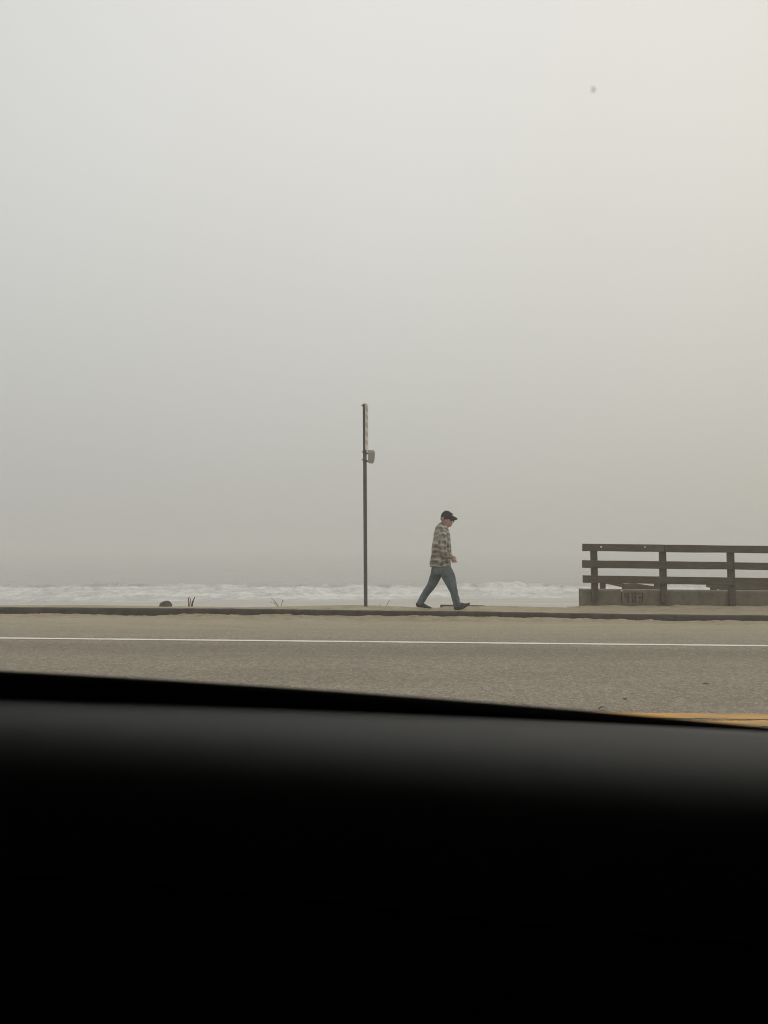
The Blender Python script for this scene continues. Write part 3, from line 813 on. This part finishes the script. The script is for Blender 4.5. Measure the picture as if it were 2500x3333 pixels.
def shoe(secs, y, name='shoe'):
    b = MB(); rings = []
    for x, z0, z1, w, lean in secs:
        r = []
        for j in range(16):
            a = 2 * math.pi * j / 16; ca, sa = math.cos(a), math.sin(a)
            zz = (z0 + z1) / 2 + (z1 - z0) / 2 * math.copysign(abs(sa) ** .75, sa); yy = w * math.copysign(abs(ca) ** .7, ca) * (1 if sa < 0 else .86)
            r.append(Vector((x + lean * (zz - z0), y + yy, zz)))
        rings.append(r)
    b.loft(rings); return b.build(name, M['shoe'], man, True)
shoe([(.216, .026, .060, .022, 0), (.224, .004, .088, .036, 0), (.262, .000, .118, .042, 0), (.31, .002, .134, .043, 0), (.352, .006, .132, .045, .05), (.395, .020, .122, .049, .05), (.44, .050, .118, .050, .05), (.475, .074, .128, .046, 0), (.500, .092, .131, .034, 0), (.511, .102, .126, .016, 0)], -.105)
shoe([(-.466, .070, .100, .022, 0), (-.458, .046, .118, .035, 0), (-.425, .028, .132, .041, 0), (-.375, .024, .140, .043, 0), (-.335, .022, .122, .045, 0), (-.29, .017, .088, .049, 0), (-.245, .012, .062, .050, 0), (-.205, .009, .044, .043, 0), (-.184, .010, .034, .030, 0), (-.175, .014, .026, .013, 0)], .105)

# ------------------------------------------------------------------ the car the picture is taken from
car = empty('car', (0, -.3, GR * 0)); tag(car, 'dark parked car seen from inside, black door sill and panel below its side window', 'car')
def u_of(x, y): return 1250 + x * F / y
def vtan(v):
    c = (1666.5 - v) / F
    return -(math.sin(PITCH) + math.cos(PITCH) * c) / (math.cos(PITCH) - math.sin(PITCH) * c)
def quad(u, a, b, c):
    """through (0,a) (1250,b) (2500,c); straight on outside"""
    t = u / 1250
    def f(t): return a * (t - 1) * (t - 2) / 2 - b * t * (t - 2) + c * t * (t - 1) / 2
    if t < -.2: return f(-.2) + (f(-.2) - f(-.3)) / .1 * (t + .2)
    if t > 2.2: return f(2.2) + (f(2.2) - f(2.1)) / .1 * (t - 2.2)
    return f(t)
def seal_top(x): return 1.2 - .487 * vtan(quad(u_of(x, .487), 2181, 2259, 2367))
def panel_top(x): return 1.2 - .474 * vtan(quad(u_of(x, .474), 2272, 2320, 2381))
DX = lin(-1.05, 1.05, 85)
door = None
def strip(name, prof, mat, parent, sm=True):
    rings = [[Vector((x, y, z)) for y, z in prof(x)] for x in DX]
    b = MB(); b.loft(rings); o = rel(b.build(name, mat, parent, sm), car); return o
def roll(x):
    q = smooth(-.24, .22, x); return .084 + .028 * q, .050 + .006 * q, 2.25 + .5 * q
def pprof(x):
    z = panel_top(x)
    w_, hb_, pw = roll(x); ye = .472 - w_
    pts = [(.476, z - .02), (.4745, z - .002)]
    for f in (0, .12, .24, .36, .48, .58, .67, .75, .81, .86, .90, .935, .96, .98, .993, 1):
        pts.append((.472 - w_ * f, z - hb_ * (1 - (1 - f ** pw) ** (1 / pw))))
    pts.append((ye, z - hb_ - .010))
    return pts + [(ye - .001, z - .30), (ye - .046, z - .33), (ye - .046, z - .40), (ye - .001, z - .44), (ye + .004, .42), (.476, .42)]
door = strip('door', pprof, M['panel'], car)
# the door card below the rolled top: black cloth-covered trim standing 2 mm proud of it
def cprof(x):
    z = panel_top(x); w_, hb_, pw = roll(x); e_ = .472 - w_
    return [(e_ - .0025, z - hb_ - .016), (e_ - .0045, z - hb_ - .020), (e_ - .0055, z - .30), (e_ - .054, z - .325), (e_ - .054, z - .41), (e_ - .0055, z - .445), (e_ - .0055, .44), (e_ - .002, .44), (e_ - .0025, z - .43), (e_ - .0495, z - .40), (e_ - .0495, z - .33), (e_ - .0025, z - .302)]
strip('door_card', cprof, M['card'], door)
def sprof(x):
    z = seal_top(x); q = panel_top(x)
    return [(.4765, q - .03), (.4765, min(z - .004, q + .004)), (.479, z - .0035), (.482, z - .001), (.486, z), (.490, z - .001), (.4925, z - .004), (.4925, q - .03)]
strip('window_seal', sprof, M['rubber'], door)
def gprof(x):
    z = seal_top(x)
    return [(.4955, z - .035), (.4955, 1.615), (.4990, 1.615), (.4990, z - .035)]
strip('window_glass', gprof, M['glass'], door, False)
def oprof(x):
    z = seal_top(x)
    return [(.502, z - .006), (.520, z - .012), (.545, z - .05), (.60, z - .25), (.62, .75), (.60, .42), (.575, .42), (.58, .75), (.56, z - .25), (.51, z - .05), (.502, z - .03)]
strip('outer_panel', oprof, M['paint'], door)
def smudge(outline, mat):
    pts = [P(u, v, .4945) for u, v in outline]; n = len(pts)
    vs = [Vector((p.x, .4945, p.z)) for p in pts] + [Vector((p.x, .4951, p.z)) for p in pts]
    o = mesh_obj('smudge', vs, [tuple(range(n)), tuple(range(2 * n - 1, n - 1, -1))] + [(i, (i + 1) % n, n + (i + 1) % n, n + i) for i in range(n)], mat, door); rel(o, car); return o
dk = m_smudge('dark_speck', (.10, .10, .09), .20)
smudge([(1925, 282), (1933, 281), (1941, 287), (1938, 297), (1930, 300), (1924, 298), (1927, 290)], dk)
def bx(name, c, d, mat, parent=car, bevel=.02):
    b = MB(); b.box(c, d); return rel(b.build(name, mat, parent, bevel=bevel), car)
bx('roof', (-.05, -.26, 1.70), (3.1, 1.60, .07), M['trim'])
bx('floor', (0, -.26, .36), (4.2, 1.66, .08), M['trim'])
bx('front_pillar', (1.11, .50, 1.02), (.11, .12, 1.28), M['trim']); bx('rear_pillar', (-1.11, .50, 1.02), (.11, .12, 1.28), M['trim'])
bx('window_frame', (0, .50, 1.642), (2.1, .07, .045), M['trim'])
bx('far_side', (0, -1.06, .76), (3.1, .08, .74), M['trim']); bx('far_side', (0, -1.06, 1.63), (3.1, .08, .07), M['trim'])
bx('added_far_glass', (0, -1.06, 1.3625), (2.6, .006, .46), M['fill_pane'], bevel=.001)  # far window added to bring a little light onto the black door card
bx('pillar', (-1.43, -1.06, 1.3625), (.24, .08, .46), M['trim']); bx('pillar', (1.43, -1.06, 1.3625), (.24, .08, .46), M['trim'])
bx('rear_light_block', (-1.58, -.26, 1.03), (.10, 1.58, 1.28), M['trim']); bx('rear_side', (-1.36, .50, 1.03), (.38, .10, 1.28), M['trim'])  # unseen rear closed off solid to keep the cabin dark
bx('front_light_block', (1.46, -.26, 1.03), (.12, 1.58, 1.28), M['trim']); bx('front_side', (1.29, .50, 1.03), (.24, .10, 1.28), M['trim'])  # unseen full-height front in place of a windscreen, added to shut daylight out
bx('bonnet', (2.05, -.26, .78), (1.05, 1.62, .42), M['paint'], bevel=.08); bx('boot', (-1.95, -.26, .82), (.62, 1.62, .50), M['paint'], bevel=.08)
bx('seat_cushion', (-.35, -.42, .62), (.5, .5, .2), M['trim'], bevel=.05)
for wx in (-1.45, 1.95):
    for wy in (-.95, .44):
        b = MB(); b.tube([(wx, wy - .09, .32), (wx, wy + .09, .32)], [.32, .32], 28, (0, 0, 1)); w = rel(b.build('wheel', M['tyre'], car), car)

# ------------------------------------------------------------------ fog
b = MB(); b.box((0, 405, .55), (1900, 960, 10.9))
haze = b.build('haze', None); tag(haze, kind='stuff')
hm = bpy.data.materials.new('fog'); hm.use_nodes = True; t = hm.node_tree; t.nodes.clear()
ho = t.nodes.new('ShaderNodeOutputMaterial'); pv = t.nodes.new('ShaderNodeVolumePrincipled')
pv.inputs['Color'].default_value = (.87, .858, .832, 1); pv.inputs['Density'].default_value = .0055; pv.inputs['Anisotropy'].default_value = .15
t.links.new(pv.outputs[0], ho.inputs['Volume']); haze.data.materials.append(hm)

# ------------------------------------------------------------------ sky and sun: bright overcast, sun hidden high on the right
SUN_EL, SUN_AZ = R(42), R(52)                    # azimuth from +Y towards +X
W = bpy.data.worlds.new('World'); S.world = W; W.use_nodes = True; t = W.node_tree; t.nodes.clear()
def wn(ty, **kw):
    x = t.nodes.new(ty)
    for k, v in kw.items(): setattr(x, k, v)
    return x
wo = wn('ShaderNodeOutputWorld'); bg = wn('ShaderNodeBackground'); bg.inputs['Strength'].default_value = .1
sky = wn('ShaderNodeTexSky', sky_type='NISHITA', sun_disc=False); sky.sun_elevation = SUN_EL; sky.sun_rotation = SUN_AZ; sky.air_density = 1.; sky.dust_density = 6.; sky.ozone_density = 1.
tc = wn('ShaderNodeTexCoord'); sp_ = wn('ShaderNodeSeparateXYZ'); t.links.new(tc.outputs['Generated'], sp_.inputs[0])
def mr(sock, a, b_, c, d):
    x = wn('ShaderNodeMapRange'); t.links.new(sock, x.inputs[0])
    for i, q in enumerate((a, b_, c, d)): x.inputs[i + 1].default_value = q
    return x.outputs[0]
def wm(op, x, y):
    n_ = wn('ShaderNodeMath', operation=op)
    for i, q in enumerate((x, y)):
        if isinstance(q, bpy.types.NodeSocket): t.links.new(q, n_.inputs[i])
        else: n_.inputs[i].default_value = q
    return n_.outputs[0]
up = wm('POWER', wm('MAXIMUM', sp_.outputs['Z'], .0), .85)
lum = wm('ADD', wm('MULTIPLY', up, .640), .474)
blu = wm('ADD', wm('MULTIPLY', up, .055), .892)
cmb = wn('ShaderNodeCombineXYZ'); t.links.new(lum, cmb.inputs[0]); t.links.new(wm('MULTIPLY', lum, .974), cmb.inputs[1]); t.links.new(wm('MULTIPLY', lum, blu), cmb.inputs[2])
# left of the view the cloud is a touch greyer and bluer, right of it warmer
wx = mr(sp_.outputs['X'], -.6, .6, 0, 1)
tint = wn('ShaderNodeMix', data_type='RGBA'); t.links.new(wx, tint.inputs[0]); tint.inputs[6].default_value = (.925, .94, .985, 1); tint.inputs[7].default_value = (1.022, 1.012, .978, 1)
mul = wn('ShaderNodeMix', data_type='RGBA', blend_type='MULTIPLY'); mul.inputs[0].default_value = 1; t.links.new(cmb.outputs[0], mul.inputs[6]); t.links.new(tint.outputs[2], mul.inputs[7])
nzt = wn('ShaderNodeTexNoise'); nzt.inputs['Scale'].default_value = 1.8; nzt.inputs['Detail'].default_value = 3; t.links.new(tc.outputs['Generated'], nzt.inputs['Vector'])
cl = mr(nzt.outputs[0], .3, .7, .985, 1.015)
x10 = wn('ShaderNodeVectorMath', operation='SCALE'); t.links.new(mul.outputs[2], x10.inputs[0])
m10 = wn('ShaderNodeMath', operation='MULTIPLY'); t.links.new(cl, m10.inputs[0]); m10.inputs[1].default_value = 10.; t.links.new(m10.outputs[0], x10.inputs['Scale'])
mixs = wn('ShaderNodeMix', data_type='RGBA'); mixs.inputs[0].default_value = .97
t.links.new(sky.outputs[0], mixs.inputs[6]); t.links.new(x10.outputs[0], mixs.inputs[7])
t.links.new(mixs.outputs[2], bg.inputs['Color']); t.links.new(bg.outputs[0], wo.inputs[0])
sl = bpy.data.lights.new('sun', 'SUN'); sl.energy = .5; sl.angle = R(40); sl.color = (1, .95, .86)
so_ = bpy.data.objects.new('sun', sl); COL.objects.link(so_)
sd = Vector((math.cos(SUN_EL) * math.sin(SUN_AZ), math.cos(SUN_EL) * math.cos(SUN_AZ), math.sin(SUN_EL)))
so_.rotation_euler = sd.to_track_quat('Z', 'Y').to_euler(); so_.location = (10, 10, 30)

# ------------------------------------------------------------------ camera
cd = bpy.data.cameras.new('camera'); cam = bpy.data.objects.new('camera', cd); COL.objects.link(cam)
cam.location = EYE; cam.rotation_euler = (R(90) + PITCH, 0, 0)
cd.sensor_fit = 'VERTICAL'; cd.sensor_height = 34.6; cd.lens = 34.6 * F / 3333
cd.clip_start = .02; cd.clip_end = 3000
cd.dof.use_dof = True; cd.dof.focus_distance = 13.6; cd.dof.aperture_fstop = 8.5
S.camera = cam
S.render.engine = 'CYCLES'
S.cycles.volume_bounces = 1; S.cycles.max_bounces = 8; S.cycles.transparent_max_bounces = 12; S.cycles.use_denoising = True; S.cycles.filter_width = 1.05
S.cycles.sample_clamp_indirect = 4
S.view_settings.view_transform = 'Standard'; S.view_settings.look = 'None'; S.view_settings.exposure = 0; S.view_settings.gamma = 1
